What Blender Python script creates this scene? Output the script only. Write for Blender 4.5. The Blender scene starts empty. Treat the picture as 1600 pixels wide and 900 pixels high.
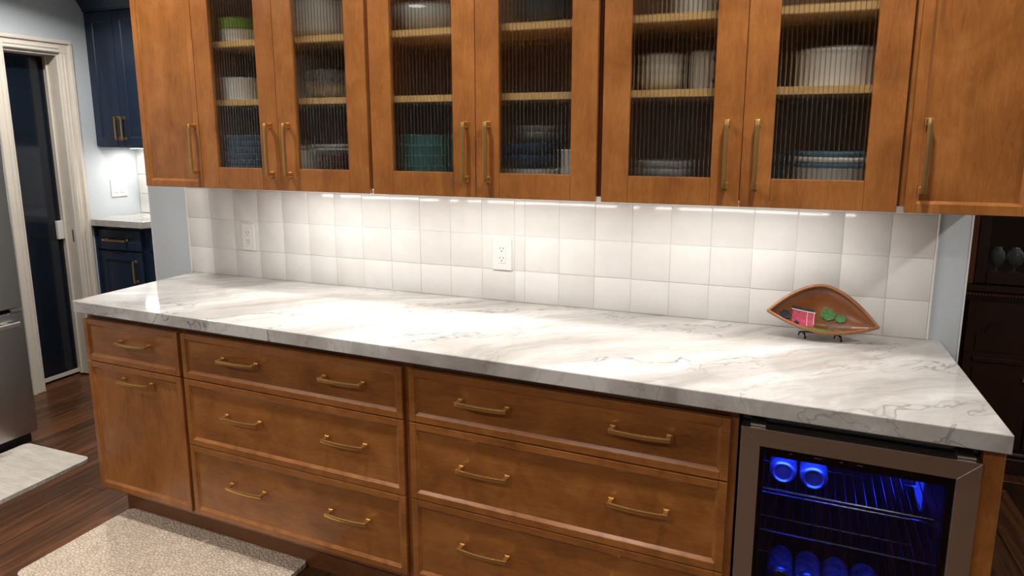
import bpy, bmesh, math, random
from mathutils import Vector, Matrix
random.seed(7)
SC = bpy.context.scene
COL = SC.collection
R = math.radians

# ------------------------------------------------------------------ camera
cam_d = bpy.data.cameras.new('camera')
cam_d.sensor_fit = 'HORIZONTAL'; cam_d.sensor_width = 36.0
cam_d.lens = 36.0 * 1056.99 / 1600.0
cam_d.shift_y = -(450.0 - 395.47) / 1600.0
cam_d.clip_start = 0.05
cam = bpy.data.objects.new('camera', cam_d); COL.objects.link(cam)
cam.location = (2.4503, -2.3093, 1.5313)
cam.rotation_euler = (math.pi/2 - 0.174, 0.0009, 0.3678)
SC.camera = cam

# ------------------------------------------------------------------ world, exposure
w = bpy.data.worlds.new('world'); SC.world = w; w.use_nodes = True
w.node_tree.nodes['Background'].inputs[0].default_value = (0.8, 0.85, 1.0, 1)
w.node_tree.nodes['Background'].inputs[1].default_value = 0.05
vs = SC.view_settings
vs.view_transform = 'Standard'; vs.look = 'None'; vs.gamma = 1.0; vs.use_curve_mapping = False
vs.exposure = 0.30
# lamp powers (each lamp itself is built with its fitting further down)
# x, y, watts of each recessed ceiling light
DOWNLIGHTS = [(-0.036, -3.02, 13), (1.42, -3.02, 13), (2.88, -3.02, 11), (0.35, -0.90, 9.5), (1.45, -0.93, 8.5), (2.55, -0.96, 9.5),
              (-0.70, -1.9, 9), (-0.95, 0.15, 15), (4.05, -0.80, 14)]  # first two on this line are added to brighten the left side
UNDERCAB_W = {'a': 2.15, 'b': 1.85, 'c': 1.9}
NOOK_W = 1.9

# ------------------------------------------------------------------ materials
def mat(name):
    m = bpy.data.materials.new(name); m.use_nodes = True
    nt = m.node_tree; b = nt.nodes['Principled BSDF']
    return m, nt, b
def N(nt, t, **kw):
    n = nt.nodes.new(t)
    for k, v in kw.items():
        if k in n.inputs.keys(): n.inputs[k].default_value = v
        else: setattr(n, k, v)
    return n
def ramp(nt, stops, interp='LINEAR'):
    r = nt.nodes.new('ShaderNodeValToRGB'); r.color_ramp.interpolation = interp
    e = r.color_ramp.elements
    while len(e) < len(stops): e.new(0.5)
    for i, (p, c) in enumerate(stops):
        e[i].position = p; e[i].color = (c[0], c[1], c[2], 1) if not isinstance(c, (int, float)) else (c, c, c, 1)
    return r
def coords(nt, scale=(1,1,1), rot=(0,0,0), rnd=0.0):
    tc = nt.nodes.new('ShaderNodeTexCoord'); mp = nt.nodes.new('ShaderNodeMapping')
    mp.inputs['Scale'].default_value = scale; mp.inputs['Rotation'].default_value = rot
    L = nt.links
    if rnd:
        oi = nt.nodes.new('ShaderNodeObjectInfo'); vm = N(nt, 'ShaderNodeVectorMath', operation='SCALE')
        cx = nt.nodes.new('ShaderNodeCombineXYZ')
        L.new(oi.outputs['Random'], cx.inputs[0]); L.new(oi.outputs['Random'], cx.inputs[2])
        vm.inputs['Scale'].default_value = rnd; L.new(cx.outputs[0], vm.inputs[0])
        ad = N(nt, 'ShaderNodeVectorMath', operation='ADD')
        L.new(tc.outputs['Object'], ad.inputs[0]); L.new(vm.outputs[0], ad.inputs[1])
        L.new(ad.outputs[0], mp.inputs['Vector'])
    else:
        L.new(tc.outputs['Object'], mp.inputs['Vector'])
    return mp.outputs['Vector']
def bump(nt, b, height, strength=0.2, dist=0.002):
    n = N(nt, 'ShaderNodeBump'); n.inputs['Strength'].default_value = strength; n.inputs['Distance'].default_value = dist
    nt.links.new(height, n.inputs['Height']); nt.links.new(n.outputs[0], b.inputs['Normal'])
def plain(name, col, rough=0.5, metal=0.0, coat=0.0, noise=0.0, emit=None, es=0.0, nscale=20):
    m, nt, b = mat(name)
    b.inputs['Base Color'].default_value = (*col, 1); b.inputs['Roughness'].default_value = rough
    b.inputs['Metallic'].default_value = metal; b.inputs['Coat Weight'].default_value = coat
    if noise:
        v = coords(nt, (nscale,)*3, rnd=5.0)
        nz = N(nt, 'ShaderNodeTexNoise', Scale=1.0, Detail=4.0); nt.links.new(v, nz.inputs['Vector'])
        r = ramp(nt, [(0.3, tuple(c*(1-noise) for c in col)), (0.7, tuple(min(1, c*(1+noise)) for c in col))])
        nt.links.new(nz.outputs[0], r.inputs[0]); nt.links.new(r.outputs[0], b.inputs['Base Color'])
    if emit:
        b.inputs['Emission Color'].default_value = (*emit, 1); b.inputs['Emission Strength'].default_value = es
    return m

def wood(name, dark, mid, light, stretch=(9, 9, 1.6), rough=0.30, coat=0.35, fine=0.32):
    m, nt, b = mat(name); L = nt.links
    v = coords(nt, stretch, rnd=13.0)
    v2 = coords(nt, (1.0, 1.0, 1.0), rnd=7.0)
    n1 = N(nt, 'ShaderNodeTexNoise', Scale=1.0, Detail=5.0, Roughness=0.6, Distortion=1.2); L.new(v, n1.inputs['Vector'])
    n2 = N(nt, 'ShaderNodeTexNoise', Scale=7.0, Detail=3.0, Roughness=0.55, Distortion=0.6); L.new(v2, n2.inputs['Vector'])
    n3 = N(nt, 'ShaderNodeTexNoise', Scale=7.0, Detail=6.0, Roughness=0.7, Distortion=2.0); L.new(v, n3.inputs['Vector'])
    a = N(nt, 'ShaderNodeMix', data_type='FLOAT'); a.inputs[0].default_value = 0.55
    L.new(n1.outputs[0], a.inputs[2]); L.new(n2.outputs[0], a.inputs[3])
    c = N(nt, 'ShaderNodeMix', data_type='FLOAT'); c.inputs[0].default_value = fine
    L.new(a.outputs[0], c.inputs[2]); L.new(n3.outputs[0], c.inputs[3])
    r = ramp(nt, [(0.30, dark), (0.5, mid), (0.68, light)])
    L.new(c.outputs[0], r.inputs[0]); L.new(r.outputs[0], b.inputs['Base Color'])
    b.inputs['Roughness'].default_value = rough; b.inputs['Coat Weight'].default_value = coat
    b.inputs['Coat Roughness'].default_value = 0.25
    bump(nt, b, n3.outputs[0], 0.04, 0.001)
    return m
M = {}
M['maple'] = wood('maple_stained', (0.145, 0.049, 0.0110), (0.310, 0.112, 0.0255), (0.440, 0.180, 0.047))
M['maple_h'] = wood('maple_stained_across', (0.145, 0.049, 0.0110), (0.310, 0.112, 0.0255), (0.440, 0.180, 0.047), stretch=(1.6, 9, 9))
M['maple_dark'] = wood('maple_frame', (0.12, 0.040, 0.010), (0.165, 0.055, 0.0135), (0.20, 0.07, 0.018))
M['maple_raw'] = wood('maple_natural', (0.66, 0.38, 0.14), (0.76, 0.46, 0.18), (0.84, 0.54, 0.23), stretch=(1.6, 9, 9), rough=0.45, coat=0.1)
M['maple_in'] = wood('maple_inside', (0.22, 0.10, 0.038), (0.29, 0.14, 0.053), (0.35, 0.175, 0.07), rough=0.5, coat=0.0)
M['navy'] = plain('navy_paint', (0.0085, 0.020, 0.048), 0.38, coat=0.1)
M['mahogany'] = wood('mahogany', (0.012, 0.0035, 0.002), (0.024, 0.007, 0.0035), (0.042, 0.013, 0.006), rough=0.3, coat=0.3)
M['mahogany_light'] = wood('mahogany_light', (0.07, 0.022, 0.008), (0.11, 0.036, 0.013), (0.14, 0.05, 0.02), rough=0.3, coat=0.3)
M['wall'] = plain('wall_paint_blue_grey', (0.57, 0.63, 0.675), 0.75, noise=0.02, nscale=3)
M['wall_w'] = plain('wall_paint_white', (0.78, 0.79, 0.79), 0.7, noise=0.02, nscale=3)
M['wall_far'] = plain('wall_paint_dark', (0.17, 0.15, 0.13), 0.7, noise=0.05, nscale=3)
M['ceiling'] = plain('ceiling_paint', (0.80, 0.79, 0.77), 0.8, noise=0.02, nscale=3)
M['trim'] = plain('trim_cream', (0.72, 0.67, 0.59), 0.42, noise=0.03, nscale=8)
M['grout'] = plain('grout', (0.70, 0.675, 0.64), 0.85, noise=0.05, nscale=30)
M['white_plastic'] = plain('white_plastic', (0.80, 0.78, 0.75), 0.32, noise=0.01)
M['slot'] = plain('socket_slot', (0.05, 0.05, 0.055), 0.5, noise=0.05)
M['black'] = plain('black_plastic', (0.012, 0.012, 0.013), 0.45, noise=0.1)
M['rubber'] = plain('gasket_black', (0.006, 0.006, 0.007), 0.6, noise=0.1)
M['light_rail'] = plain('light_rail_white', (0.78, 0.74, 0.68), 0.5, noise=0.02)

def brushed(name, col, rough, along):
    m, nt, b = mat(name); L = nt.links
    v = coords(nt, along, rnd=3.0)
    nz = N(nt, 'ShaderNodeTexNoise', Scale=1.0, Detail=3.0); L.new(v, nz.inputs['Vector'])
    r = ramp(nt, [(0.3, rough*0.93), (0.7, rough*1.08)]); L.new(nz.outputs[0], r.inputs[0]); L.new(r.outputs[0], b.inputs['Roughness'])
    b.inputs['Base Color'].default_value = (*col, 1); b.inputs['Metallic'].default_value = 1.0
    return m
M['brass'] = plain('brushed_brass', (0.80, 0.52, 0.19), 0.33, metal=1.0, noise=0.04, nscale=40)
M['stainless'] = brushed('stainless_steel', (0.52, 0.50, 0.475), 0.30, (400, 400, 4))
M['stainless_h'] = brushed('stainless_steel_across', (0.60, 0.565, 0.52), 0.36, (4, 400, 400))
M['chrome'] = brushed('chrome_wire', (0.75, 0.76, 0.78), 0.16, (30, 30, 30))
M['iron'] = plain('dark_iron', (0.025, 0.018, 0.013), 0.45, metal=0.7, noise=0.2)

# stone: pale quartzite with grey drifting veins
def stone():
    m, nt, b = mat('quartzite'); L = nt.links
    v = coords(nt, (1, 1, 1), (0, 0, R(-40)))
    wn = N(nt, 'ShaderNodeTexNoise', Scale=1.9, Detail=3.0, Roughness=0.5); L.new(v, wn.inputs['Vector'])
    sub = N(nt, 'ShaderNodeVectorMath', operation='SUBTRACT'); sub.inputs[1].default_value = (0.5, 0.5, 0.5)
    L.new(wn.outputs[1], sub.inputs[0])
    sc = N(nt, 'ShaderNodeVectorMath', operation='SCALE'); sc.inputs['Scale'].default_value = 0.30; L.new(sub.outputs[0], sc.inputs[0])
    ad = N(nt, 'ShaderNodeVectorMath', operation='ADD'); L.new(v, ad.inputs[0]); L.new(sc.outputs[0], ad.inputs[1])
    def layer(scale, freq, lo, hi, det=6.0):
        mp = nt.nodes.new('ShaderNodeMapping'); mp.inputs['Scale'].default_value = scale; L.new(ad.outputs[0], mp.inputs['Vector'])
        nz = N(nt, 'ShaderNodeTexNoise', Scale=freq, Detail=det, Roughness=0.58); L.new(mp.outputs[0], nz.inputs['Vector'])
        s = N(nt, 'ShaderNodeMath', operation='SUBTRACT'); L.new(nz.outputs[0], s.inputs[0]); s.inputs[1].default_value = 0.5
        ab = N(nt, 'ShaderNodeMath', operation='ABSOLUTE'); L.new(s.outputs[0], ab.inputs[0])
        r = ramp(nt, [(lo, 1.0), (hi, 0.0)]); L.new(ab.outputs[0], r.inputs[0])
        return r.outputs[0], nz.outputs[0]
    thin, n1 = layer((0.7, 2.6, 2.0), 1.7, 0.0, 0.0075, 5.0)
    wide, n2 = layer((0.5, 3.2, 2.0), 1.7, 0.0, 0.09)
    fine, n3 = layer((1.6, 7.0, 4.0), 3.0, 0.0, 0.03)
    base = ramp(nt, [(0.34, (0.32, 0.30, 0.28)), (0.45, (0.47, 0.45, 0.43)), (0.58, (0.63, 0.62, 0.60))])
    L.new(n2, base.inputs[0])
    msk = N(nt, 'ShaderNodeTexNoise', Scale=1.6, Detail=2.0); L.new(v, msk.inputs['Vector'])
    mr = ramp(nt, [(0.36, 0.0), (0.52, 1.0)]); L.new(msk.outputs[0], mr.inputs[0])
    def over(prev, fac, col, amt, useMask):
        f = N(nt, 'ShaderNodeMath', operation='MULTIPLY'); L.new(fac, f.inputs[0]); f.inputs[1].default_value = amt
        if useMask:
            g = N(nt, 'ShaderNodeMath', operation='MULTIPLY'); L.new(f.outputs[0], g.inputs[0]); L.new(mr.outputs[0], g.inputs[1]); f = g
        x = N(nt, 'ShaderNodeMix', data_type='RGBA'); L.new(f.outputs[0], x.inputs[0]); L.new(prev, x.inputs[6]); x.inputs[7].default_value = (*col, 1)
        return x.outputs[2]
    c = over(base.outputs[0], wide, (0.38, 0.365, 0.35), 0.30, False)
    c = over(c, fine, (0.40, 0.37, 0.34), 0.40, False)
    c = over(c, thin, (0.13, 0.125, 0.12), 0.85, True)
    L.new(c, b.inputs['Base Color'])
    b.inputs['Roughness'].default_value = 0.07; b.inputs['Specular IOR Level'].default_value = 0.5
    return m
M['stone'] = stone()

def tilemat():
    m, nt, b = mat('glazed_tile'); L = nt.links
    oi = nt.nodes.new('ShaderNodeObjectInfo')
    v = coords(nt, (14, 14, 14), rnd=9.0)
    nz = N(nt, 'ShaderNodeTexNoise', Scale=1.0, Detail=3.0); L.new(v, nz.inputs['Vector'])
    r0 = ramp(nt, [(0.0, (0.74, 0.73, 0.71)), (1.0, (0.81, 0.80, 0.785))]); L.new(oi.outputs['Random'], r0.inputs[0])
    r1 = ramp(nt, [(0.3, (0.95, 0.945, 0.935)), (0.7, (1, 1, 1))]); L.new(nz.outputs[0], r1.inputs[0])
    x = N(nt, 'ShaderNodeMix', data_type='RGBA', blend_type='MULTIPLY'); x.inputs[0].default_value = 1
    L.new(r0.outputs[0], x.inputs[6]); L.new(r1.outputs[0], x.inputs[7]); L.new(x.outputs[2], b.inputs['Base Color'])
    b.inputs['Roughness'].default_value = 0.14
    n2 = N(nt, 'ShaderNodeTexNoise', Scale=0.9, Detail=2.0); L.new(v, n2.inputs['Vector'])
    bump(nt, b, n2.outputs[0], 0.25, 0.002)
    return m
M['tile'] = tilemat()

def plankmat():
    m, nt, b = mat('dark_hickory_plank'); L = nt.links
    oi = nt.nodes.new('ShaderNodeObjectInfo')
    v = coords(nt, (26, 1.5, 10), rnd=17.0)
    n1 = N(nt, 'ShaderNodeTexNoise', Scale=1.0, Detail=6.0, Roughness=0.65, Distortion=1.5); L.new(v, n1.inputs['Vector'])
    r = ramp(nt, [(0.28, (0.018, 0.0065, 0.0027)), (0.5, (0.078, 0.029, 0.0100)), (0.72, (0.175, 0.070, 0.024))])
    L.new(n1.outputs[0], r.inputs[0])
    rr = ramp(nt, [(0.0, (0.62, 0.62, 0.62)), (1.0, (1.25, 1.2, 1.15))]); L.new(oi.outputs['Random'], rr.inputs[0])
    x = N(nt, 'ShaderNodeMix', data_type='RGBA', blend_type='MULTIPLY'); x.inputs[0].default_value = 1
    L.new(r.outputs[0], x.inputs[6]); L.new(rr.outputs[0], x.inputs[7]); L.new(x.outputs[2], b.inputs['Base Color'])
    b.inputs['Roughness'].default_value = 0.32
    v2 = coords(nt, (30, 3, 10), rnd=17.0)
    n2 = N(nt, 'ShaderNodeTexNoise', Scale=1.0, Detail=3.0); L.new(v2, n2.inputs['Vector'])
    bump(nt, b, n2.outputs[0], 0.35, 0.003)
    return m
M['plank'] = plankmat()

def mattmat(name, lo, hi, scale, strength, dist):
    m, nt, b = mat(name); L = nt.links
    v = coords(nt, scale)
    vo = N(nt, 'ShaderNodeTexVoronoi', feature='DISTANCE_TO_EDGE', Scale=1.0); L.new(v, vo.inputs['Vector'])
    nz = N(nt, 'ShaderNodeTexNoise', Scale=0.35, Detail=5.0, Roughness=0.7); L.new(v, nz.inputs['Vector'])
    r = ramp(nt, [(0.3, lo), (0.65, hi)]); L.new(nz.outputs[0], r.inputs[0]); L.new(r.outputs[0], b.inputs['Base Color'])
    rv = ramp(nt, [(0.0, 0.0), (0.18, 1.0)]); L.new(vo.outputs['Distance'], rv.inputs[0])
    b.inputs['Roughness'].default_value = 0.6
    bump(nt, b, rv.outputs[0], strength, dist)
    return m
M['mat_beige'] = mattmat('mat_beige', (0.56, 0.45, 0.345), (0.74, 0.62, 0.50), (70, 70, 20), 0.9, 0.0035)
M['mat_grey'] = mattmat('mat_pale_grey', (0.46, 0.42, 0.37), (0.62, 0.58, 0.52), (16, 60, 20), 0.7, 0.002)

def glassmat(name, see, tint=(1, 1, 1), rough=0.0, ior=1.5):
    m, nt, b = mat(name); L = nt.links
    out = nt.nodes['Material Output']; nt.nodes.remove(b)
    g = N(nt, 'ShaderNodeBsdfGlass'); g.inputs['Color'].default_value = (*tint, 1); g.inputs['Roughness'].default_value = rough; g.inputs['IOR'].default_value = ior
    t = N(nt, 'ShaderNodeBsdfTransparent'); t.inputs['Color'].default_value = (*tint, 1)
    x = nt.nodes.new('ShaderNodeMixShader'); x.inputs[0].default_value = see
    L.new(g.outputs[0], x.inputs[1]); L.new(t.outputs[0], x.inputs[2]); L.new(x.outputs[0], out.inputs[0])
    return m
def thinglass(name, tint, refl=1.0, rough=0.0):
    m, nt, b = mat(name); L = nt.links
    out = nt.nodes['Material Output']; nt.nodes.remove(b)
    g = N(nt, 'ShaderNodeBsdfGlossy'); g.inputs['Roughness'].default_value = rough
    t = N(nt, 'ShaderNodeBsdfTransparent'); t.inputs['Color'].default_value = (*tint, 1)
    f = N(nt, 'ShaderNodeFresnel'); f.inputs['IOR'].default_value = 1.45
    mu = N(nt, 'ShaderNodeMath', operation='MULTIPLY'); mu.inputs[1].default_value = refl; L.new(f.outputs[0], mu.inputs[0])
    x = nt.nodes.new('ShaderNodeMixShader'); L.new(mu.outputs[0], x.inputs[0])
    L.new(t.outputs[0], x.inputs[1]); L.new(g.outputs[0], x.inputs[2]); L.new(x.outputs[0], out.inputs[0])
    return m
M['reeded'] = glassmat('reeded_glass', 0.40, (0.93, 0.94, 0.93))
M['coolglass'] = thinglass('cooler_glass', (0.55, 0.56, 0.60), 0.8)
M['clearglass'] = thinglass('clear_glass', (0.7, 0.72, 0.72), 1.0)
M['crystal'] = plain('cut_crystal', (0.62, 0.66, 0.67), 0.12, coat=0.6, noise=0.55, nscale=260)
M['crystal'].node_tree.nodes['Principled BSDF'].inputs['Transmission Weight'].default_value = 0.55
M['doorglass'] = plain('dark_blue_glass', (0.008, 0.013, 0.022), 0.16, coat=0.3, noise=0.25, nscale=2)
M['lamp'] = plain('lamp_diffuser', (1, 0.95, 0.85), 0.5, emit=(1.0, 0.93, 0.82), es=14.0)
M['led_white'] = plain('led_strip', (1, 0.97, 0.92), 0.5, emit=(1.0, 0.95, 0.88), es=3.0)
M['led_blue'] = plain('led_blue', (0.01, 0.03, 0.4), 0.5, emit=(0.02, 0.05, 1.0), es=1.6)
M['cooler_in'] = plain('cooler_liner', (0.05, 0.05, 0.06), 0.4, noise=0.1)
M['mark'] = plain('panel_mark', (0.5, 0.55, 0.6), 0.5, emit=(0.6, 0.7, 0.8), es=0.25)
M['can'] = plain('can_aluminium', (0.55, 0.57, 0.60), 0.3, metal=0.8, noise=0.35, nscale=35)
M['can_print'] = plain('can_print', (0.35, 0.40, 0.5), 0.35, metal=0.3, noise=0.6, nscale=45)

# ------------------------------------------------------------------ mesh helpers
def bm_box(bm, x0, x1, y0, y1, z0, z1, bev=0.0, seg=1):
    v = [bm.verts.new(p) for p in ((x0,y0,z0),(x1,y0,z0),(x1,y1,z0),(x0,y1,z0),(x0,y0,z1),(x1,y0,z1),(x1,y1,z1),(x0,y1,z1))]
    f = [bm.faces.new([v[i] for i in q]) for q in ((0,3,2,1),(4,5,6,7),(0,1,5,4),(1,2,6,5),(2,3,7,6),(3,0,4,7))]
    if bev:
        es = list({e for q in f for e in q.edges})
        bmesh.ops.bevel(bm, geom=es, offset=bev, segments=seg, profile=0.5, affect='EDGES', clamp_overlap=True)
    return v
def bm_prism(bm, pts, z0, z1, bev=0.0):
    lo = [bm.verts.new((x, y, z0)) for x, y in pts]; hi = [bm.verts.new((x, y, z1)) for x, y in pts]
    n = len(pts)
    f = [bm.faces.new(lo[::-1]), bm.faces.new(hi)]
    f += [bm.faces.new((lo[i], lo[(i+1)%n], hi[(i+1)%n], hi[i])) for i in range(n)]
    if bev:
        bmesh.ops.bevel(bm, geom=list({e for q in f for e in q.edges}), offset=bev, segments=2, profile=0.5, affect='EDGES', clamp_overlap=True)
def bm_prism_xz(bm, pts, y0, y1):
    a = [bm.verts.new((x, y0, z)) for x, z in pts]; b = [bm.verts.new((x, y1, z)) for x, z in pts]
    n = len(pts); bm.faces.new(a); bm.faces.new(b[::-1])
    for i in range(n): bm.faces.new((a[(i+1)%n], a[i], b[i], b[(i+1)%n]))
def bm_lathe(bm, prof, seg=28, c=(0,0,0), axis='z'):
    rings = []
    for r, z in prof:
        ring = []
        if r < 1e-6:
            ring = [None]
            p = (0, 0, z)
        k = 1 if r < 1e-6 else seg
        ring = []
        for i in range(k):
            a = 2*math.pi*i/seg
            p = (r*math.cos(a), r*math.sin(a), z)
            if axis == 'y': p = (p[0], -p[2], p[1])
            ring.append(bm.verts.new((p[0]+c[0], p[1]+c[1], p[2]+c[2])))
        rings.append(ring)
    for a, b in zip(rings, rings[1:]):
        for i in range(seg):
            j = (i+1) % seg
            q = []
            for t in (a[i % len(a)], a[j % len(a)], b[j % len(b)], b[i % len(b)]):
                if t not in q: q.append(t)
            if len(q) >= 3: bm.faces.new(q)
def bm_tube(bm, pts, r, seg=8, sq=False):
    pts = [Vector(p) for p in pts]; rings = []
    n = len(pts)
    for i, p in enumerate(pts):
        t = (pts[min(i+1, n-1)] - pts[max(i-1, 0)]).normalized()
        up = Vector((0,0,1)) if abs(t.z) < 0.9 else Vector((0,1,0))
        s = t.cross(up).normalized(); u = s.cross(t).normalized()
        rings.append([bm.verts.new(p + (s*math.cos(2*math.pi*k/seg) + u*math.sin(2*math.pi*k/seg))*r) for k in range(seg)])
    for a, b in zip(rings, rings[1:]):
        for k in range(seg): bm.faces.new((a[k], a[(k+1)%seg], b[(k+1)%seg], b[k]))
    bm.faces.new(rings[0][::-1]); bm.faces.new(rings[-1])
def fin(bm, name, smooth=False, angle=None):
    bmesh.ops.recalc_face_normals(bm, faces=bm.faces)
    me = bpy.data.meshes.new(name); bm.to_mesh(me); bm.free()
    if smooth:
        for p in me.polygons: p.use_smooth = True
        if angle: me.set_sharp_from_angle(angle=R(angle))
    return me
def obj(name, me, m, parent=None, loc=None, rot=None):
    o = bpy.data.objects.new(name, me); COL.objects.link(o)
    if m is not None and len(me.materials) == 0: me.materials.append(M[m] if isinstance(m, str) else m)
    if parent: o.parent = parent
    if loc: o.location = loc
    if rot: o.rotation_euler = rot
    return o
def box(name, dims, m, parent=None, bev=0.0, loc=None, rot=None):
    bm = bmesh.new(); bm_box(bm, *dims, bev=bev)
    return obj(name, fin(bm, name), m, parent, loc, rot)
def tag(o, label=None, cat=None, group=None, kind=None):
    if label: o['label'] = label
    if cat: o['category'] = cat
    if group: o['group'] = group
    if kind: o['kind'] = kind
    return o
def thing(name, label, cat, loc=(0,0,0), rz=0.0, group=None):
    o = bpy.data.objects.new(name, None); COL.objects.link(o)
    o.empty_display_size = 0.1; o.location = loc; o.rotation_euler = (0, 0, rz)
    return tag(o, label, cat, group)
def structure(o): o['kind'] = 'structure'; return o

# ------------------------------------------------------------------ shared numbers (metres)
TH = math.atan(-0.0395)          # the base run stands at a slight angle to the tiled wall
BASE_O = (0.0, -0.5602, 0.0)     # origin of the base run: face of the drawer fronts
COUNTER_Z, COUNTER_T = 0.914, 0.0434
UF, UZ = -0.40, 1.3386           # face and underside of the upper doors
CEIL = 2.45

# ------------------------------------------------------------------ room shell
fl = structure(box('floor', (-2.6, 5.4, -4.4, 2.0, -0.06, -0.012), 'plank'))
def planks():
    rnd = random.Random(3); W = 0.127; x = -1.60 + 0.002
    bank = {}
    while x < 5.19:
        w_ = min(W, 5.2-x)
        y = -3.1 - rnd.choice((0.1, 0.3, 0.5, 0.7, 0.9))
        while y < 1.675:
            ln = min(rnd.choice((0.9, 1.2, 1.5, 1.8)), 1.68-y)
            if 1.68-y-ln < 0.2: ln = 1.68-y
            key = (round(ln, 2), round(w_, 3))
            if key not in bank:
                bm = bmesh.new(); bm_box(bm, 0, w_-0.0016, 0, ln-0.0016, -0.012, 0.0, bev=0.0014); bank[key] = fin(bm, 'plank')
            obj('plank', bank[key], 'plank', fl, (x, y, 0))
            y += ln
        x += W
planks()
structure(box('ceiling', (-2.6, 5.4, -4.4, 2.0, CEIL, CEIL+0.08), 'ceiling'))
# left wall, with the pantry door opening
DY0, DY1, DZ = 0.31, 0.63, 2.01
bm = bmesh.new()
bm_box(bm, -1.75, -1.60, -4.4, DY0, 0, CEIL); bm_box(bm, -1.75, -1.60, DY1, 1.225, 0, CEIL); bm_box(bm, -1.75, -1.60, DY0, DY1, DZ, CEIL)
structure(obj('wall_left', fin(bm, 'wall_left'), 'wall'))
structure(box('wall_pantry', (-2.6, -2.45, -0.6, 1.4, 0, CEIL), 'navy'))
wb = structure(box('wall_back', (-0.235, 3.0, 0.0, 0.12, 0, CEIL), 'wall'))
structure(box('wall_nook', (-1.75, 1.5, 1.105, 1.225, 0, CEIL), 'wall_w'))
structure(box('wall_partition', (1.5, 1.62, 0.12, 1.80, 0, CEIL), 'wall'))
structure(box('wall_dining', (1.5, 5.4, 1.68, 1.80, 0, CEIL), 'wall'))
structure(box('wall_right', (5.2, 5.35, -4.4, 1.8, 0, CEIL), 'wall'))
structure(box('wall_front', (-1.75, 5.4, -4.4, -4.25, 0, CEIL), 'wall_far'))
# corner beads of the tiled wall's free ends, coloured white as lit edges
box('corner_bead', (2.9985, 3.0025, -0.002, 0.02, 0, CEIL), 'wall_w', wb)
box('corner_bead', (-0.2375, -0.2335, -0.002, 0.02, 0, CEIL), 'wall_w', wb)

# door casing and pocket door
tr = structure(bpy.data.objects.new('trim_1', None)); COL.objects.link(tr)
def casing(pts_fn, name):
    # stepped moulding: flat board, outer back band, inner bead
    bm = bmesh.new()
    for a in pts_fn: bm_box(bm, *a, bev=0.003)
    return obj(name, fin(bm, name), 'trim', tr)
cw = 0.078
for nm, y0, y1, s in (('casing_leg', DY1, DY1+cw, 1), ('casing_leg', DY0-cw, DY0, -1)):
    a = [(-1.60, -1.586, y0, y1, 0, DZ)]
    if s > 0: a += [(-1.60, -1.574, y1-0.022, y1, 0, DZ+cw-0.0225), (-1.60, -1.579, y0+0.004, y0+0.014, 0, DZ), (-1.60, -1.581, y0+0.024, y0+0.036, 0, DZ)]
    else: a += [(-1.60, -1.574, y0, y0+0.022, 0, DZ+cw-0.0225), (-1.60, -1.579, y1-0.014, y1-0.004, 0, DZ), (-1.60, -1.581, y1-0.036, y1-0.024, 0, DZ)]
    casing(a, nm)
casing([(-1.60, -1.5862, DY0-cw, DY1+cw, DZ+0.0003, DZ+cw), (-1.60, -1.574, DY0-cw, DY1+cw, DZ+cw-0.022, DZ+cw), (-1.60, -1.579, DY0, DY1, DZ+0.004, DZ+0.014), (-1.60, -1.581, DY0, DY1, DZ+0.024, DZ+0.036)], 'casing_head')
box('jamb', (-1.80, -1.60, DY1-0.012, DY1, 0, DZ), 'trim', tr)
box('jamb', (-1.80, -1.60, DY0, DY0+0.006, 0, DZ), 'trim', tr)
box('jamb_head', (-1.80, -1.60, DY0+0.006, DY1-0.012, DZ-0.012, DZ), 'trim', tr)
box('door_stop', (-1.69, -1.68, DY1-0.024, DY1-0.012, 0, DZ-0.012), 'trim', tr, bev=0.002)
dr = structure(box('door_1', (-1.76, -1.722, 0.02, DY1-0.0125, 0.028, DZ-0.016), 'doorglass', bev=0.002))
box('door_shoe', (-1.762, -1.716, 0.02, DY1-0.013, 0.004, 0.028), 'trim', dr)
box('lock_plate', (-1.722, -1.700, DY1-0.052, DY1-0.0125, 0.885, 1.0), 'white_plastic', dr, bev=0.002)
box('pull_recess', (-1.7235, -1.719, DY1-0.085, DY1-0.054, 0.885, 0.985), 'black', dr, bev=0.001)
box('strike_slot', (-1.632, -1.622, DY1-0.0135, DY1-0.0118, 0.87, 0.945), 'slot', tr)
for nm, d in (('baseboard_left', (-1.60, -1.586, -4.25, DY0-cw, 0, 0.11)), ('baseboard_back', (3.0, 3.012, 0.0, 0.12, 0, 0.11))):
    structure(box(nm, d, 'trim', bev=0.003))

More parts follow.
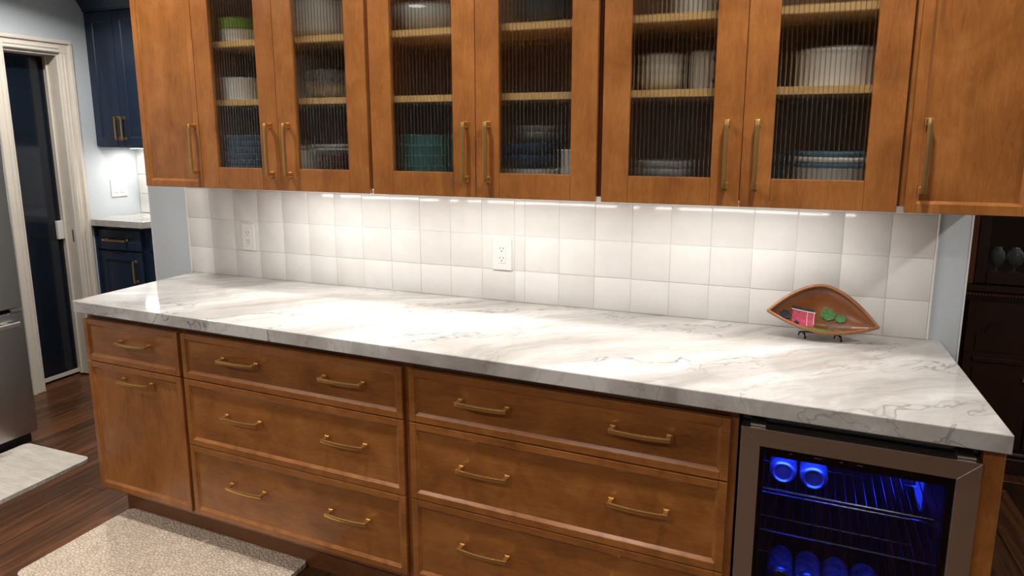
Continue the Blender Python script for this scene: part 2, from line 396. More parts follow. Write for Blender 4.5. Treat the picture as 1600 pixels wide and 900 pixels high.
# ------------------------------------------------------------------ tiles of the backsplash
box('grout_bed', (0.0, 2.9113, -0.0070, 0.0, COUNTER_Z, 1.366), 'grout', wb)
box('tile_edge_trim', (-0.007, 0.0, -0.0105, 0.0, COUNTER_Z, 1.366), 'white_plastic', wb, bev=0.002)
box('tile_edge_trim', (2.9113, 2.9173, -0.0105, 0.0, COUNTER_Z, 1.366), 'white_plastic', wb, bev=0.002)
cols = [0.0] + [0.1326 + 0.131*i for i in range(11)] + [0.1326+0.131*11, 0.1326+0.131*11+0.0406] + [0.1326+0.0406+0.131*i for i in range(12, 21)] + [2.9113]
rows = [COUNTER_Z, 1.0328, 1.1638, 1.2948, 1.366]
tbank = {}
rt = random.Random(11)
for c0, c1 in zip(cols, cols[1:]):
    for r0, r1 in zip(rows, rows[1:]):
        key = (round(c1-c0, 4), round(r1-r0, 4))
        if key not in tbank:
            bm = bmesh.new(); hw, hh = (c1-c0)/2-0.0011, (r1-r0)/2-0.0011
            bm_box(bm, -hw, hw, -0.0042, 0.0036, -hh, hh, bev=0.0009, seg=2); tbank[key] = fin(bm, 'tile', True, 40)
        o = obj('tile', tbank[key], 'tile', wb, ((c0+c1)/2, -0.0046, (r0+r1)/2))
        o.rotation_euler = (R(rt.uniform(-.28, .28)), 0, R(rt.uniform(-.28, .28)))

# ------------------------------------------------------------------ pulls
def pull_mesh(L, bow, vertical):
    bm = bmesh.new(); n = 10; hw, t = 0.0058, 0.0036
    rings = []
    for i in range(n+1):
        s = i/n; x = (s-0.5)*L; y = -0.026 - bow*(1-(2*s-1)**2)
        rings.append([bm.verts.new(p) for p in ((x, y-t, -hw), (x, y-t, hw), (x, y+t, hw), (x, y+t, -hw))])
    for a, b in zip(rings, rings[1:]):
        for k in range(4): bm.faces.new((a[k], a[(k+1)%4], b[(k+1)%4], b[k]))
    bm.faces.new(rings[0][::-1]); bm.faces.new(rings[-1])
    bmesh.ops.recalc_face_normals(bm, faces=bm.faces)
    bmesh.ops.bevel(bm, geom=[e for e in bm.edges if e.calc_face_angle(0) > 0.6], offset=0.0012, segments=2, profile=0.5, affect='EDGES')
    for s in (-1, 1):
        x = s*(L/2-0.007)
        bm_box(bm, x-0.0065, x+0.0065, -0.026, -0.0005, -0.0052, 0.0052, bev=0.001)
        bm_box(bm, x-0.0085, x+0.0085, -0.004, 0.0, -0.0075, 0.0075, bev=0.001)
    if vertical:
        bmesh.ops.rotate(bm, verts=bm.verts, cent=(0,0,0), matrix=Matrix.Rotation(R(90), 3, 'Y'))
    return fin(bm, 'pull', True, 35)
PULL_D = pull_mesh(0.162, 0.007, False); PULL_U = pull_mesh(0.180, 0.0015, True)
PULL_NV = pull_mesh(0.142, 0.001, True); PULL_NH = pull_mesh(0.19, 0.001, False)

# ------------------------------------------------------------------ shaker fronts (face at y=0 local, looking to -y)
def front(parent, name, x0, x1, z0, z1, y=0.0, fw=0.021, slope=0.009, depth=0.008, thick=0.02, m='maple', mp=None, glass=None):
    """frame of four boards with a sloped inner moulding; the panel is a sub-part"""
    W, H = x1-x0, z1-z0
    bm = bmesh.new()
    g = 0.0003
    for d in ((0, fw, 0, thick, 0, H), (W-fw, W, 0, thick, 0, H)):
        bm_box(bm, *d, bev=0.0014, seg=2)
    for d in ((fw+g, W-fw-g, 0.0003, thick, 0, fw), (fw+g, W-fw-g, 0.0003, thick, H-fw, H)):
        bm_box(bm, *d, bev=0.0012, seg=2)
    if slope:
        a = [(fw-0.001, fw-0.001), (W-fw+0.001, fw-0.001), (W-fw+0.001, H-fw+0.001), (fw-0.001, H-fw+0.001)]
        i = [(fw+slope, fw+slope), (W-fw-slope, fw+slope), (W-fw-slope, H-fw-slope), (fw+slope, H-fw-slope)]
        va = [bm.verts.new((p[0], 0.0016, p[1])) for p in a]; vi = [bm.verts.new((p[0], depth+0.0005, p[1])) for p in i]
        for k in range(4): bm.faces.new((va[k], va[(k+1)%4], vi[(k+1)%4], vi[k]))
    o = obj(name, fin(bm, name), m, parent, (x0, y, z0))
    if not glass:
        box('panel', (fw-0.002, W-fw+0.002, depth, depth+0.006, fw-0.002, H-fw+0.002), mp or m, o)
    return o
_reeds = {}
def reeded(parent, W, H, fw):
    key = (round(W, 3), round(H, 3))
    if key not in _reeds:
        bm = bmesh.new(); w, h = W-2*fw+0.010, H-2*fw+0.010
        n = max(4, round(w/0.0118)); seg = 8; A = 0.0026
        bk = []
        for i in range(n*seg+1):
            s = i/seg; x = w*i/(n*seg); ph = (s % 1.0)
            yb = 0.0030 + A*math.sqrt(max(0.0, 1-(2*ph-1)**2))
            bk.append((x, yb))
        lo_b = [bm.verts.new((x, y, 0)) for x, y in bk]; hi_b = [bm.verts.new((x, y, h)) for x, y in bk]
        lo_f = [bm.verts.new((x, 0, 0)) for x, y in bk]; hi_f = [bm.verts.new((x, 0, h)) for x, y in bk]
        k = len(bk)
        for i in range(k-1):
            f = bm.faces.new((lo_b[i+1], lo_b[i], hi_b[i], hi_b[i+1])); f.smooth = True
            bm.faces.new((lo_f[i], lo_f[i+1], hi_f[i+1], hi_f[i]))
            bm.faces.new((lo_f[i], lo_b[i], lo_b[i+1], lo_f[i+1])); bm.faces.new((hi_f[i+1], hi_b[i+1], hi_b[i], hi_f[i]))
        bm.faces.new((lo_f[0], hi_f[0], hi_b[0], lo_b[0])); bm.faces.new((lo_f[-1], lo_b[-1], hi_b[-1], hi_f[-1]))
        bmesh.ops.recalc_face_normals(bm, faces=bm.faces)
        me = bpy.data.meshes.new('glass_pane'); bm.to_mesh(me); bm.free()
        me.set_sharp_from_angle(angle=R(65))
        _reeds[key] = me
    o = obj('glass_pane', _reeds[key], 'reeded', parent, (fw-0.005, 0.0085, fw-0.005))
    return o

# ------------------------------------------------------------------ upper cabinets
UTOP = 2.40
def carcass(t, x0, x1, y0, y1, z0, z1, m='maple_in', side='maple', shelves=(), th=0.018):
    """local coordinates relative to the thing (its origin = x0, 0, 0)"""
    W = x1-x0
    box('side_panel', (0, th, y0, y1, z0, z1), side, t); box('side_panel', (W-th, W, y0, y1, z0, z1), side, t)
    box('bottom_panel', (th, W-th, y0, y1, z0, z0+th), m, t); box('top_panel', (th, W-th, y0, y1, z1-th, z1), m, t)
    box('back_panel', (th, W-th, y1-0.006, y1, z0+th, z1-th), m, t)
    for z in shelves:
        box('shelf', (th+0.001, W-th-0.001, y0+0.022, y1-0.008, z-0.0205, z), 'maple_raw', t, bev=0.001)
CB = 1.352                       # carcass underside, door hangs a little below
GAP = 0.0012
def upper(x0, x1, doors, label, glass):
    t = thing('upper_cabinet', label, 'cabinet', (x0, 0, 0), group='maple upper cabinets')
    carcass(t, x0, x1, UF+0.022, -0.001, CB, UTOP, shelves=(1.653, 1.855) if glass else ())
    # face frame behind the doors
    if glass:
        for a, b in ((0, 0.012), (x1-x0-0.012, x1-x0)):
            box('face_frame', (a, b, UF+0.0215, UF+0.0221, CB, UTOP), 'maple_dark', t)
    for (a, b, hx) in doors:
        if glass:
            fw = 0.076
            d = front(t, 'door', a-x0, b-x0, UZ, UTOP-0.02, y=UF, fw=fw, slope=0.0, glass=True)
            reeded(d, b-a, UTOP-0.02-UZ, fw)
        else:
            d = front(t, 'door', a-x0, b-x0, UZ, UTOP-0.02, y=UF, fw=0.024, slope=0.007)
        obj('handle', PULL_U, 'brass', d, (hx-a, 0, 1.478-UZ))
    return t
UC = [
  upper(0.2212, 0.5040, [(0.2222, 0.5033, 0.483)], 'narrow maple upper cabinet with one solid door beside the blue-grey wall', False),
  upper(0.5042, 1.2195, [(0.5050, 0.8545, 0.822), (0.8561, 1.2129, 0.899)], 'maple upper cabinet with reeded glass doors holding dark blue bowls and a green-lidded tub', True),
  upper(1.2200, 1.9803, [(1.2270, 1.5949, 1.565), (1.5963, 1.9718, 1.638)], 'maple upper cabinet with reeded glass doors holding the teal bowls', True),
  upper(1.9808, 2.7484, [(1.9888, 2.3656, 2.327), (2.3670, 2.7400, 2.403)], 'maple upper cabinet with reeded glass doors holding the white casserole and mug', True),
  upper(2.7490, 3.0300, [(2.7567, 3.0250, 2.790)], 'narrow maple upper cabinet with one solid door hanging above the carved boat dish', False)]
# under-cabinet light bars
def light_bar(cab, x0, x1, watts):
    L = x1-x0
    t = box('light_bar', (-L/2, L/2, -0.016, 0.016, -0.010, 0.0), 'white_plastic', cab, bev=0.001, loc=((x0+x1)/2-cab.location.x, -0.25, CB))
    box('diffuser', (-L/2+0.01, L/2-0.01, -0.011, 0.011, -0.0125, -0.010), 'led_white', t)
    d = bpy.data.lights.new('under_cabinet_lamp', 'AREA'); d.shape = 'RECTANGLE'; d.size = L-0.03; d.size_y = 0.02
    d.energy = watts; d.color = (1.0, 0.965, 0.92)
    o = bpy.data.objects.new('lamp', d); COL.objects.link(o); o.parent = t; o.location = (0, 0, -0.0135)
light_bar(UC[1], 0.56, 1.18, UNDERCAB_W['a'])
light_bar(UC[2], 1.27, 1.93, UNDERCAB_W['b'])
light_bar(UC[3], 2.05, 2.68, UNDERCAB_W['c'])

# ------------------------------------------------------------------ countertop
bm = bmesh.new()
yL, yR = -0.5902 - 0.0395*0.0087, -0.5902 - 0.0395*2.9499
bm_prism(bm, [(0.0087, yL), (2.9499, yR), (2.9499, -0.0003), (0.0087, -0.0003)], COUNTER_Z-COUNTER_T, COUNTER_Z-0.0002, bev=0.0025)
tag(obj('countertop', fin(bm, 'countertop'), 'stone'), 'long pale quartzite countertop with grey veins over the maple drawers', 'countertop')

# ------------------------------------------------------------------ base cabinets
BT = COUNTER_Z-COUNTER_T-0.0004  # top of the boxes
Z1a, Z1b, Z2a, Z2b, Z3a, Z3b = 0.8405, 0.6755, 0.6710, 0.4225, 0.4190, 0.1481
def bpos(x): return (BASE_O[0]+x*math.cos(TH), BASE_O[1]+x*math.sin(TH), 0)
def base(x0, x1, label):
    t = thing('base_cabinet', label, 'cabinet', bpos(x0), TH, 'maple base cabinets')
    W = x1-x0; f = 0.0215
    box('side_panel', (0, 0.018, f, 0.53, 0.125, BT), 'maple', t); box('side_panel', (W-0.018, W, f, 0.53, 0.125, BT), 'maple', t)
    box('bottom_panel', (0.018, W-0.018, f, 0.53, 0.125, 0.143), 'maple_in', t); box('back_panel', (0.018, W-0.018, 0.524, 0.53, 0.143, BT), 'maple_in', t)
    bm = bmesh.new()
    for d in ((0.018, 0.04, f, f+0.02, 0.143, BT), (W-0.04, W-0.018, f, f+0.02, 0.143, BT), (0.04, W-0.04, f, f+0.02, BT-0.045, BT)): bm_box(bm, *d)
    for z in (Z1b, Z2b): bm_box(bm, 0.04, W-0.04, f, f+0.02, z-0.015, z+0.012)
    obj('face_frame', fin(bm, 'face_frame'), 'maple_dark', t)
    box('toe_kick', (0.0 if x0 > 0.1 else 0.03, W, 0.085, 0.10, 0.0, 0.125), 'maple_dark', t)
    return t
def dfront(t, x0, a, b, z1, z0, hs, name='drawer', hz=None):
    d = front(t, name, a-x0, b-x0, z0, z1, m='maple_h' if z1-z0 < 0.4 else 'maple')
    for hx in hs: obj('handle', PULL_D, 'brass', d, (hx-a, 0, (hz if hz else (z0+z1)/2+0.012)-z0))
    return d
c1 = base(0.010, 0.5150, 'narrow maple base cabinet with one drawer over a tall pull-out front')
dfront(c1, 0.010, 0.0140, 0.5080, Z1a, Z1b, [0.292]); dfront(c1, 0.010, 0.0140, 0.5080, Z2a, Z3b, [0.287], 'pull_out_front', 0.623)
c2 = base(0.5155, 1.4530, 'wide maple three-drawer base cabinet next to the tall pull-out front')
for za, zb, hz in ((Z1a, Z1b, 0.770), (Z2a, Z2b, 0.564), (Z3a, Z3b, 0.305)): dfront(c2, 0.5155, 0.5255, 1.4420, za, zb, [0.797, 1.227], hz=hz)
c3 = base(1.4535, 2.4080, 'wide maple three-drawer base cabinet next to the beverage cooler')
for za, zb, hz in ((Z1a, Z1b, 0.768), (Z2a, Z2b, 0.560), (Z3a, Z3b, 0.306)): dfront(c3, 1.4535, 1.4650, 2.3910, za, zb, [1.716, 2.170], hz=hz)
tag(box('end_panel', (0, 0.040, 0.0, 0.60, 0.0, BT), 'maple', bev=0.0015, loc=bpos(2.9115), rot=(0, 0, TH)), 'tall maple end panel beside the stainless beverage cooler', 'panel')

# ------------------------------------------------------------------ beverage cooler
X0 = 2.4165; CWd = 0.4930
bc = thing('beverage_cooler', 'stainless beverage cooler with a glass door and blue light under the counter', 'cooler', bpos(X0), TH)
CT = 0.846
bm = bmesh.new()
for d in ((0, 0.025, 0.035, 0.55, 0.02, CT), (CWd-0.025, CWd, 0.035, 0.55, 0.02, CT), (0.025, CWd-0.025, 0.035, 0.55, CT-0.045, CT), (0.025, CWd-0.025, 0.035, 0.55, 0.02, 0.12), (0.025, CWd-0.025, 0.52, 0.55, 0.12, CT-0.045)):
    bm_box(bm, *d)
obj('body', fin(bm, 'body'), 'black', bc)
bm = bmesh.new()
for d in ((0.0255, 0.031, 0.06, 0.519, 0.121, CT-0.046), (CWd-0.031, CWd-0.0255, 0.06, 0.519, 0.121, CT-0.046), (0.031, CWd-0.031, 0.513, 0.519, 0.121, CT-0.046), (0.031, CWd-0.031, 0.06, 0.513, 0.121, 0.126), (0.031, CWd-0.031, 0.06, 0.513, CT-0.051, CT-0.046)):
    bm_box(bm, *d)
obj('liner', fin(bm, 'liner'), 'cooler_in', bc)
fd = thing_door = None
dz0, dz1 = 0.10, 0.8335; fwx = 0.0445
bm = bmesh.new()
def mitre(bm, W, z0, z1, f, y0, y1):
    o = [(0, z0), (W, z0), (W, z1), (0, z1)]; i = [(f, z0+f), (W-f, z0+f), (W-f, z1-f), (f, z1-f)]
    for k in range(4):
        q = [o[k], o[(k+1)%4], i[(k+1)%4], i[k]]
        cx = sum(p[0] for p in q)/4; cz = sum(p[1] for p in q)/4
        bm_prism_xz(bm, [(p[0], p[1]) for p in q], y0, y1)
mitre(bm, CWd, dz0, dz1, fwx, -0.012, 0.03)
bmesh.ops.recalc_face_normals(bm, faces=bm.faces)
bmesh.ops.bevel(bm, geom=list(bm.edges), offset=0.0008, segments=1, affect='EDGES')
fd = obj('door', fin(bm, 'door'), 'stainless_h', bc)
box('glass_pane', (fwx-0.004, CWd-fwx+0.004, -0.006, 0.0, dz0+fwx-0.004, dz1-fwx+0.004), 'coolglass', fd)
bm = bmesh.new(); mitre(bm, CWd-2*fwx+0.004, 0, dz1-dz0-2*fwx+0.004, 0.014, 0, 0.024)
obj('gasket', fin(bm, 'gasket'), 'rubber', fd, (fwx-0.002, 0.001, dz0+fwx-0.002))
for x in (0.02, CWd-0.045):
    box('hinge', (x, x+0.035, -0.002, 0.034, dz1+0.001, dz1+0.007), 'stainless_h', bc, bev=0.001)
# control strip: small pale marks
for x, wd in ((0.112, 0.006), (0.168, 0.010), (0.180, 0.004), (0.225, 0.006), (0.262, 0.012)):
    box('control_mark', (x, x+wd, 0.0575, 0.0582, CT-0.096, CT-0.091), 'mark', bc)
box('control_strip', (0.031, CWd-0.031, 0.0583, 0.064, CT-0.110, CT-0.052), 'black', bc)
def wire_shelf(z, depth=0.40):
    bm = bmesh.new(); y0 = 0.075
    xs0, xs1 = 0.036, CWd-0.036
    for y in (y0, y0+depth, y0+depth*0.5): bm_tube(bm, [(xs0, y, z), (xs1, y, z)], 0.0026, 6)
    n = 19
    for i in range(n):
        x = xs0+0.008+(xs1-xs0-0.016)*i/(n-1)
        bm_tube(bm, [(x, y0, z+0.0005), (x, y0+depth, z+0.0005)], 0.0015, 5)
    return obj('wire_shelf', fin(bm, 'wire_shelf', True, 50), 'chrome', bc)
SH = (0.640, 0.525, 0.340)
for z in SH: wire_shelf(z)
box('light_panel', (CWd-0.0345, CWd-0.0315, 0.40, 0.50, 0.49, 0.65), 'led_blue', bc)
d = bpy.data.lights.new('cooler_lamp', 'AREA'); d.shape = 'RECTANGLE'; d.size = 0.24; d.size_y = 0.02; d.energy = 1.5; d.color = (0.015, 0.045, 1.0)
o = bpy.data.objects.new('lamp', d); COL.objects.link(o); o.parent = bc; o.location = (CWd/2-0.10, 0.080, CT-0.100); o.rotation_euler = (R(25), 0, 0)
d = bpy.data.lights.new('cooler_side_lamp', 'AREA'); d.shape = 'RECTANGLE'; d.size = 0.12; d.size_y = 0.12; d.energy = 0.3; d.color = (0.015, 0.045, 1.0)
o = bpy.data.objects.new('lamp', d); COL.objects.link(o); o.parent = bc; o.location = (CWd-0.037, 0.45, 0.57); o.rotation_euler = (0, R(90), 0)
# drink cans lying on the racks, ends towards the door
bm = bmesh.new()
bm_lathe(bm, [(0.0, 0.004), (0.020, 0.004), (0.0235, 0.0), (0.026, 0.001), (0.0328, 0.012), (0.033, 0.016)], 24, axis='y')
CAN_END = fin(bm, 'end', True, 40)
bm = bmesh.new(); bm_lathe(bm, [(0.033, 0.016), (0.033, 0.104), (0.027, 0.118), (0.026, 0.122), (0.0, 0.119)], 24, axis='y'); CAN_BODY = fin(bm, 'body', True, 40)
def can(x, y, z, label):
    p = Vector((x, y, z+0.0335)); q = Matrix.Rotation(TH, 4, 'Z') @ p
    b = bpos(X0)
    t = thing('drink_can', label, 'can', (b[0]+q.x, b[1]+q.y, q.z), TH+math.pi, 'cans in the beverage cooler')
    e = obj('end', CAN_END, 'can', t); bo = obj('body', CAN_BODY, 'can_print', t)
    # lathe axis runs to -y: turned by pi so the end faces the door
    return t
ci = [(0.100, 0.10, SH[0]+0.0026, 'drink can on the top cooler rack, the nearer one to the maple drawers'), (0.172, 0.095, SH[0]+0.0026, 'drink can on the top cooler rack, second from the maple drawers')]
for x, y, z, l in ci: can(x, y, z, l)
lows = ['drink can on the lowest cooler rack, nearest the maple drawers', 'drink can on the lowest cooler rack, second from the maple drawers', 'drink can on the lowest cooler rack, third from the maple drawers', 'drink can on the lowest cooler rack, nearest the maple end panel']
for k, x in enumerate((0.110, 0.178, 0.246, 0.314)): can(x, 0.10, SH[2]+0.0026, lows[k])

# ------------------------------------------------------------------ outlets and switches
def outlet(x, z, wd, ht, label):
    t = thing('wall_outlet', label, 'outlet', (x, -0.0092, z), group='outlets on the tiled wall')
    box('cover_plate', (-wd/2, wd/2, -0.006, 0.0, -ht/2, ht/2), 'white_plastic', t, bev=0.0022)
    rc = box('receptacle', (-0.0165, 0.0165, -0.0078, -0.0055, -0.034, 0.034), 'white_plastic', t, bev=0.0008)
    for s in (-1, 1):
        for dx in (-0.0064, 0.0064): box('slot', (dx-0.0011, dx+0.0011, -0.0081, -0.0076, s*0.018+0.000, s*0.018+0.0075), 'slot', rc)
        bm = bmesh.new(); bm_lathe(bm, [(0.0, 0.0), (0.0024, 0.0), (0.0024, 0.0005), (0, 0.0005)], 10, axis='y')
        obj('ground_hole', fin(bm, 'ground_hole'), 'slot', rc, (0, -0.0076, s*0.018-0.007))
    for s in (-1, 1):
        bm = bmesh.new(); bm_lathe(bm, [(0.0, 0.0), (0.0028, 0.0), (0.0028, 0.0012), (0, 0.0012)], 10, axis='y')
        obj('screw', fin(bm, 'screw'), 'white_plastic', t, (0, -0.0058, s*(ht/2-0.012)))
outlet(0.340, 1.093, 0.068, 0.118, 'white duplex outlet in the tiles next to the blue-grey wall')
outlet(1.525, 1.093, 0.078, 0.122, 'white duplex outlet in the tiles below the teal bowls')
def switchplate(y, z, n):
    t = thing('light_switch', 'white gang switch plate on the lit wall over the navy cabinet', 'switch', (-1.5995, y, z))
    hw = 0.022*n+0.014
    box('cover_plate', (0.0, 0.006, -hw, hw, -0.058, 0.058), 'white_plastic', t, bev=0.002)
    for k in range(n):
        yy = (k-(n-1)/2)*0.046
        box('rocker', (0.0055, 0.009, yy-0.016, yy+0.016, -0.033, 0.033), 'white_plastic', t, bev=0.001)
switchplate(0.945, 1.185, 2)

# ------------------------------------------------------------------ carved boat-shaped dish on its stand
DL, VT, VB, DD = 0.154, 0.112, 0.046, 0.044
def rimv(u):
    k = max(0.0, 1-abs(u)**1.75); return VT*k, VB*k
def inner(u, t):
    """u, t in -1..1 -> point on the hollow; x along, z up, y = depth (positive = away from viewer)"""
    a, b = rimv(u); v = t*a if t > 0 else t*b
    d = DD*max(0.0, 1-t*t)**0.75*max(0.0, 1-u*u)**0.8
    return Vector((u*DL, d, v))
dish = thing('carved_dish', 'boat-shaped carved wooden dish painted with a pink house and green trees', 'dish', (2.612, -0.125, 0.9805))
dish.rotation_euler = (R(-33), R(5.0), R(3))
def surf_patch(fn, nu, nt, off, name, m, parent, thick=0.0012):
    bm = bmesh.new()
    def pt(i, j, o):
        u, t = fn(i/nu, j/nt); p = inner(u, t)
        e = 1e-3; n = (inner(u+e, t)-inner(u-e, t)).cross(inner(u, t+e)-inner(u, t-e))
        n = n.normalized() if n.length > 1e-12 else Vector((0, -1, 0))
        if n.y > 0: n = -n
        return p + n*o
    top = [[bm.verts.new(pt(i, j, off+thick)) for j in range(nt+1)] for i in range(nu+1)]
    bot = [[bm.verts.new(pt(i, j, off-0.0008)) for j in range(nt+1)] for i in range(nu+1)]
    for i in range(nu):
        for j in range(nt):
            bm.faces.new((top[i][j], top[i+1][j], top[i+1][j+1], top[i][j+1])); bm.faces.new((bot[i][j+1], bot[i+1][j+1], bot[i+1][j], bot[i][j]))
    for i in range(nu):
        bm.faces.new((top[i][0], bot[i][0], bot[i+1][0], top[i+1][0])); bm.faces.new((top[i+1][nt], bot[i+1][nt], bot[i][nt], top[i][nt]))
    for j in range(nt):
        bm.faces.new((top[0][j+1], bot[0][j+1], bot[0][j], top[0][j])); bm.faces.new((top[nu][j], bot[nu][j], bot[nu][j+1], top[nu][j+1]))
    return obj(name, fin(bm, name, True, 45), m, parent)
M['dish_wood'] = wood('dish_wood', (0.085, 0.022, 0.006), (0.19, 0.058, 0.015), (0.30, 0.105, 0.03), stretch=(18, 30, 40), rough=0.28, coat=0.5, fine=0.5)
M['dish_rim'] = wood('dish_rim', (0.16, 0.055, 0.017), (0.30, 0.115, 0.04), (0.40, 0.17, 0.06), stretch=(30, 30, 30), rough=0.3, coat=0.5)
M['pink'] = plain('pink_paint', (0.55, 0.075, 0.14), 0.45, noise=0.35, nscale=160)
M['roofdark'] = plain('dark_paint', (0.03, 0.03, 0.035), 0.5, noise=0.3)
M['whitepaint'] = plain('white_paint', (0.75, 0.72, 0.70), 0.5, noise=0.05)
M['leaf'] = plain('leaf_green_paint', (0.055, 0.19, 0.045), 0.5, noise=0.6, nscale=220)
M['grass'] = plain('grass_green_paint', (0.11, 0.25, 0.04), 0.45, noise=0.3, nscale=60)
M['hilldark'] = plain('dark_teal_paint', (0.03, 0.045, 0.05), 0.5, noise=0.4)
M['bark'] = plain('brown_paint', (0.17, 0.07, 0.04), 0.5, noise=0.4, nscale=80)
# shell
bm = bmesh.new(); nu, nt = 40, 18
us = [math.sin(math.pi/2*(2*i/nu-1)) for i in range(nu+1)]
inn = [[inner(u, 0.92*(2*j/nt-1)) for j in range(nt+1)] for u in us]
def outer(u, t):
    a, b = rimv(u); v = t*a if t > 0 else t*b
    d = (DD+0.012)*max(0.0, 1-t*t)**0.7*max(0.0, 1-u*u)**0.7
    return Vector((u*DL*1.0, d+0.003, v))
vi = [[bm.verts.new(p*1.0 if 0 < i < nu else p) for p in row] for i, row in enumerate(inn)]
vo = [[bm.verts.new(outer(u, 2*j/nt-1)) for j in range(nt+1)] for u in us]
for i in range(nu):
    for j in range(nt):
        bm.faces.new((vi[i][j], vi[i+1][j], vi[i+1][j+1], vi[i][j+1])); bm.faces.new((vo[i][j+1], vo[i+1][j+1], vo[i+1][j], vo[i][j]))
# rounded rim between hollow and outside
for j, s in ((0, 1), (nt, -1)):
    rm = []
    for i, u in enumerate(us):
        p = (vi[i][j].co + vo[i][j].co)/2; rm.append(bm.verts.new((p.x, -0.003, p.z)))
    for i in range(nu):
        bm.faces.new((vi[i][j], rm[i], rm[i+1], vi[i+1][j])); bm.faces.new((rm[i], vo[i][j], vo[i+1][j], rm[i+1]))
bmesh.ops.remove_doubles(bm, verts=bm.verts, dist=0.0004)
obj('dish_body', fin(bm, 'dish_body', True, 60), 'dish_wood', dish)
rim_pts = [(u*DL, -0.001, rimv(u)[0]*0.965) for u in us] + [(u*DL, -0.001, -rimv(u)[1]*0.965) for u in us[-2:0:-1]]
bm = bmesh.new(); rings = []
for k, p in enumerate(rim_pts):
    p = Vector(p); q = Vector(rim_pts[(k+1) % len(rim_pts)]); o_ = Vector(rim_pts[k-1]); t_ = (q-o_).normalized(); n_ = Vector((t_.z, 0, -t_.x))
    rings.append([bm.verts.new(p + n_*0.0052*math.cos(2*math.pi*m_/8) + Vector((0, 1, 0))*0.0038*math.sin(2*math.pi*m_/8)) for m_ in range(8)])
for k in range(len(rings)):
    A_, B_ = rings[k], rings[(k+1) % len(rings)]
    for m_ in range(8): bm.faces.new((A_[m_], A_[(m_+1) % 8], B_[(m_+1) % 8], B_[m_]))
obj('rim', fin(bm, 'rim', True, 60), 'dish_rim', dish)
surf_patch(lambda a, b: (-0.84+1.66*a, -0.88+0.42*b*(1-abs(2*a-1)**3)), 30, 4, 0.0003, 'painted_grass', 'grass', dish)
def uv_of(x, z):
    u = x/DL; a, b = rimv(u); return u, (z/a if z > 0 else z/b)
def rect(x0, x1, z0, z1, name, m, off=0.0006, n=(6, 6), skew=0.0):
    return surf_patch(lambda a, b: uv_of(x0+(x1-x0)*a, z0+(z1-z0)*b+skew*(x0+(x1-x0)*a)), n[0], n[1], off, name, m, dish)
hx0, hx1, hz0, hz1 = -0.080, -0.016, -0.021, 0.030
rect(hx0, hx1, hz0, hz1, 'painted_house', 'pink')
rect(hx0-0.003, hx1-0.002, hz1, hz1+0.009, 'painted_roof', 'roofdark')
rect(hx0-0.004, hx1+0.003, hz1-0.002, hz1+0.0008, 'white_eave', 'whitepaint', 0.0016, (8, 1))
rect(hx1-0.021, hx1-0.0195, hz0, hz1, 'white_edge', 'whitepaint', 0.0016, (1, 6)); rect(hx1-0.001, hx1+0.0006, hz0+0.01, hz1, 'white_edge', 'whitepaint', 0.0016, (1, 6))
def disc(cx, cz, r, name, m, off=0.0012):
    def f(a, b):
        an = 2*math.pi*a; rr = r*(0.02+0.98*b)*(1+0.09*math.sin(7*an)*b)
        return uv_of(cx+rr*math.cos(an), cz+rr*math.sin(an)*0.85)
    return surf_patch(f, 20, 4, off, name, m, dish, 0.0022)
disc(-0.066, -0.014, 0.008, 'painted_doorway', 'roofdark', 0.0014)
rect(0.0185, 0.0205, -0.028, 0.020, 'painted_trunk', 'bark', 0.0008, (1, 6)); disc(0.022, 0.030, 0.021, 'painted_tree', 'leaf')
rect(0.0585, 0.0602, -0.020, 0.012, 'painted_trunk', 'bark', 0.0008, (1, 6)); disc(0.058, 0.021, 0.0145, 'painted_tree', 'leaf')
rect(0.022, 0.055, -0.028, 0.006, 'painted_field', 'bark', 0.0003); rect(0.062, 0.088, -0.024, 0.002, 'painted_field', 'bark', 0.0003)
disc(-0.100, 0.006, 0.017, 'painted_hill', 'hilldark', 0.0004)
# wire stand
st = thing('dish_stand', 'small dark iron stand holding the carved boat dish', 'stand', (2.612, -0.122, COUNTER_Z))
for s_ in (-1, 1):
    x = s_*0.050
    bm = bmesh.new(); bm_tube(bm, [(x+0.007, -0.012, 0.0032), (x+0.007, -0.014, 0.009), (x+0.005, -0.008, 0.0165), (x, 0.010, 0.0170), (x, 0.022, 0.0150)], 0.0031, 8)
    obj('front_prong', fin(bm, 'front_prong', True, 50), 'iron', st)
    bm = bmesh.new(); bm_tube(bm, [(x, 0.022, 0.0150), (x-0.009, 0.020, 0.0120), (x-0.010, 0.018, 0.0032)], 0.0031, 8)
    obj('rear_leg', fin(bm, 'rear_leg', True, 50), 'iron', st)
bm = bmesh.new(); bm_tube(bm, [(-0.052, 0.022, 0.0150), (0.052, 0.022, 0.0150)], 0.0022, 6)
obj('cross_bar', fin(bm, 'cross_bar', True, 50), 'iron', st)

# ------------------------------------------------------------------ crockery in the glass cabinets
def china(name, col, rough=0.22, noise=0.04, metal=0.0, nscale=30):
    M[name] = plain(name, col, rough, metal=metal, coat=0.3, noise=noise, nscale=nscale)
china('china_white', (0.88, 0.87, 0.85)); china('china_cream', (0.76, 0.73, 0.67)); china('china_grey', (0.52, 0.53, 0.53))
china('china_teal', (0.075, 0.27, 0.285)); china('china_navy', (0.028, 0.075, 0.17)); china('china_blue', (0.075, 0.125, 0.21))
china('china_red', (0.13, 0.03, 0.02)); china('lid_green', (0.16, 0.27, 0.03)); china('steel_bowl', (0.55, 0.55, 0.56), 0.28, 0.05, 0.9)
china('rim_blue', (0.10, 0.20, 0.29)); china('smoke_glass', (0.05, 0.055, 0.06), 0.1)
def lathe_mesh(prof, name, seg=32):
    bm = bmesh.new(); bm_lathe(bm, prof, seg); return fin(bm, name, True, 40)
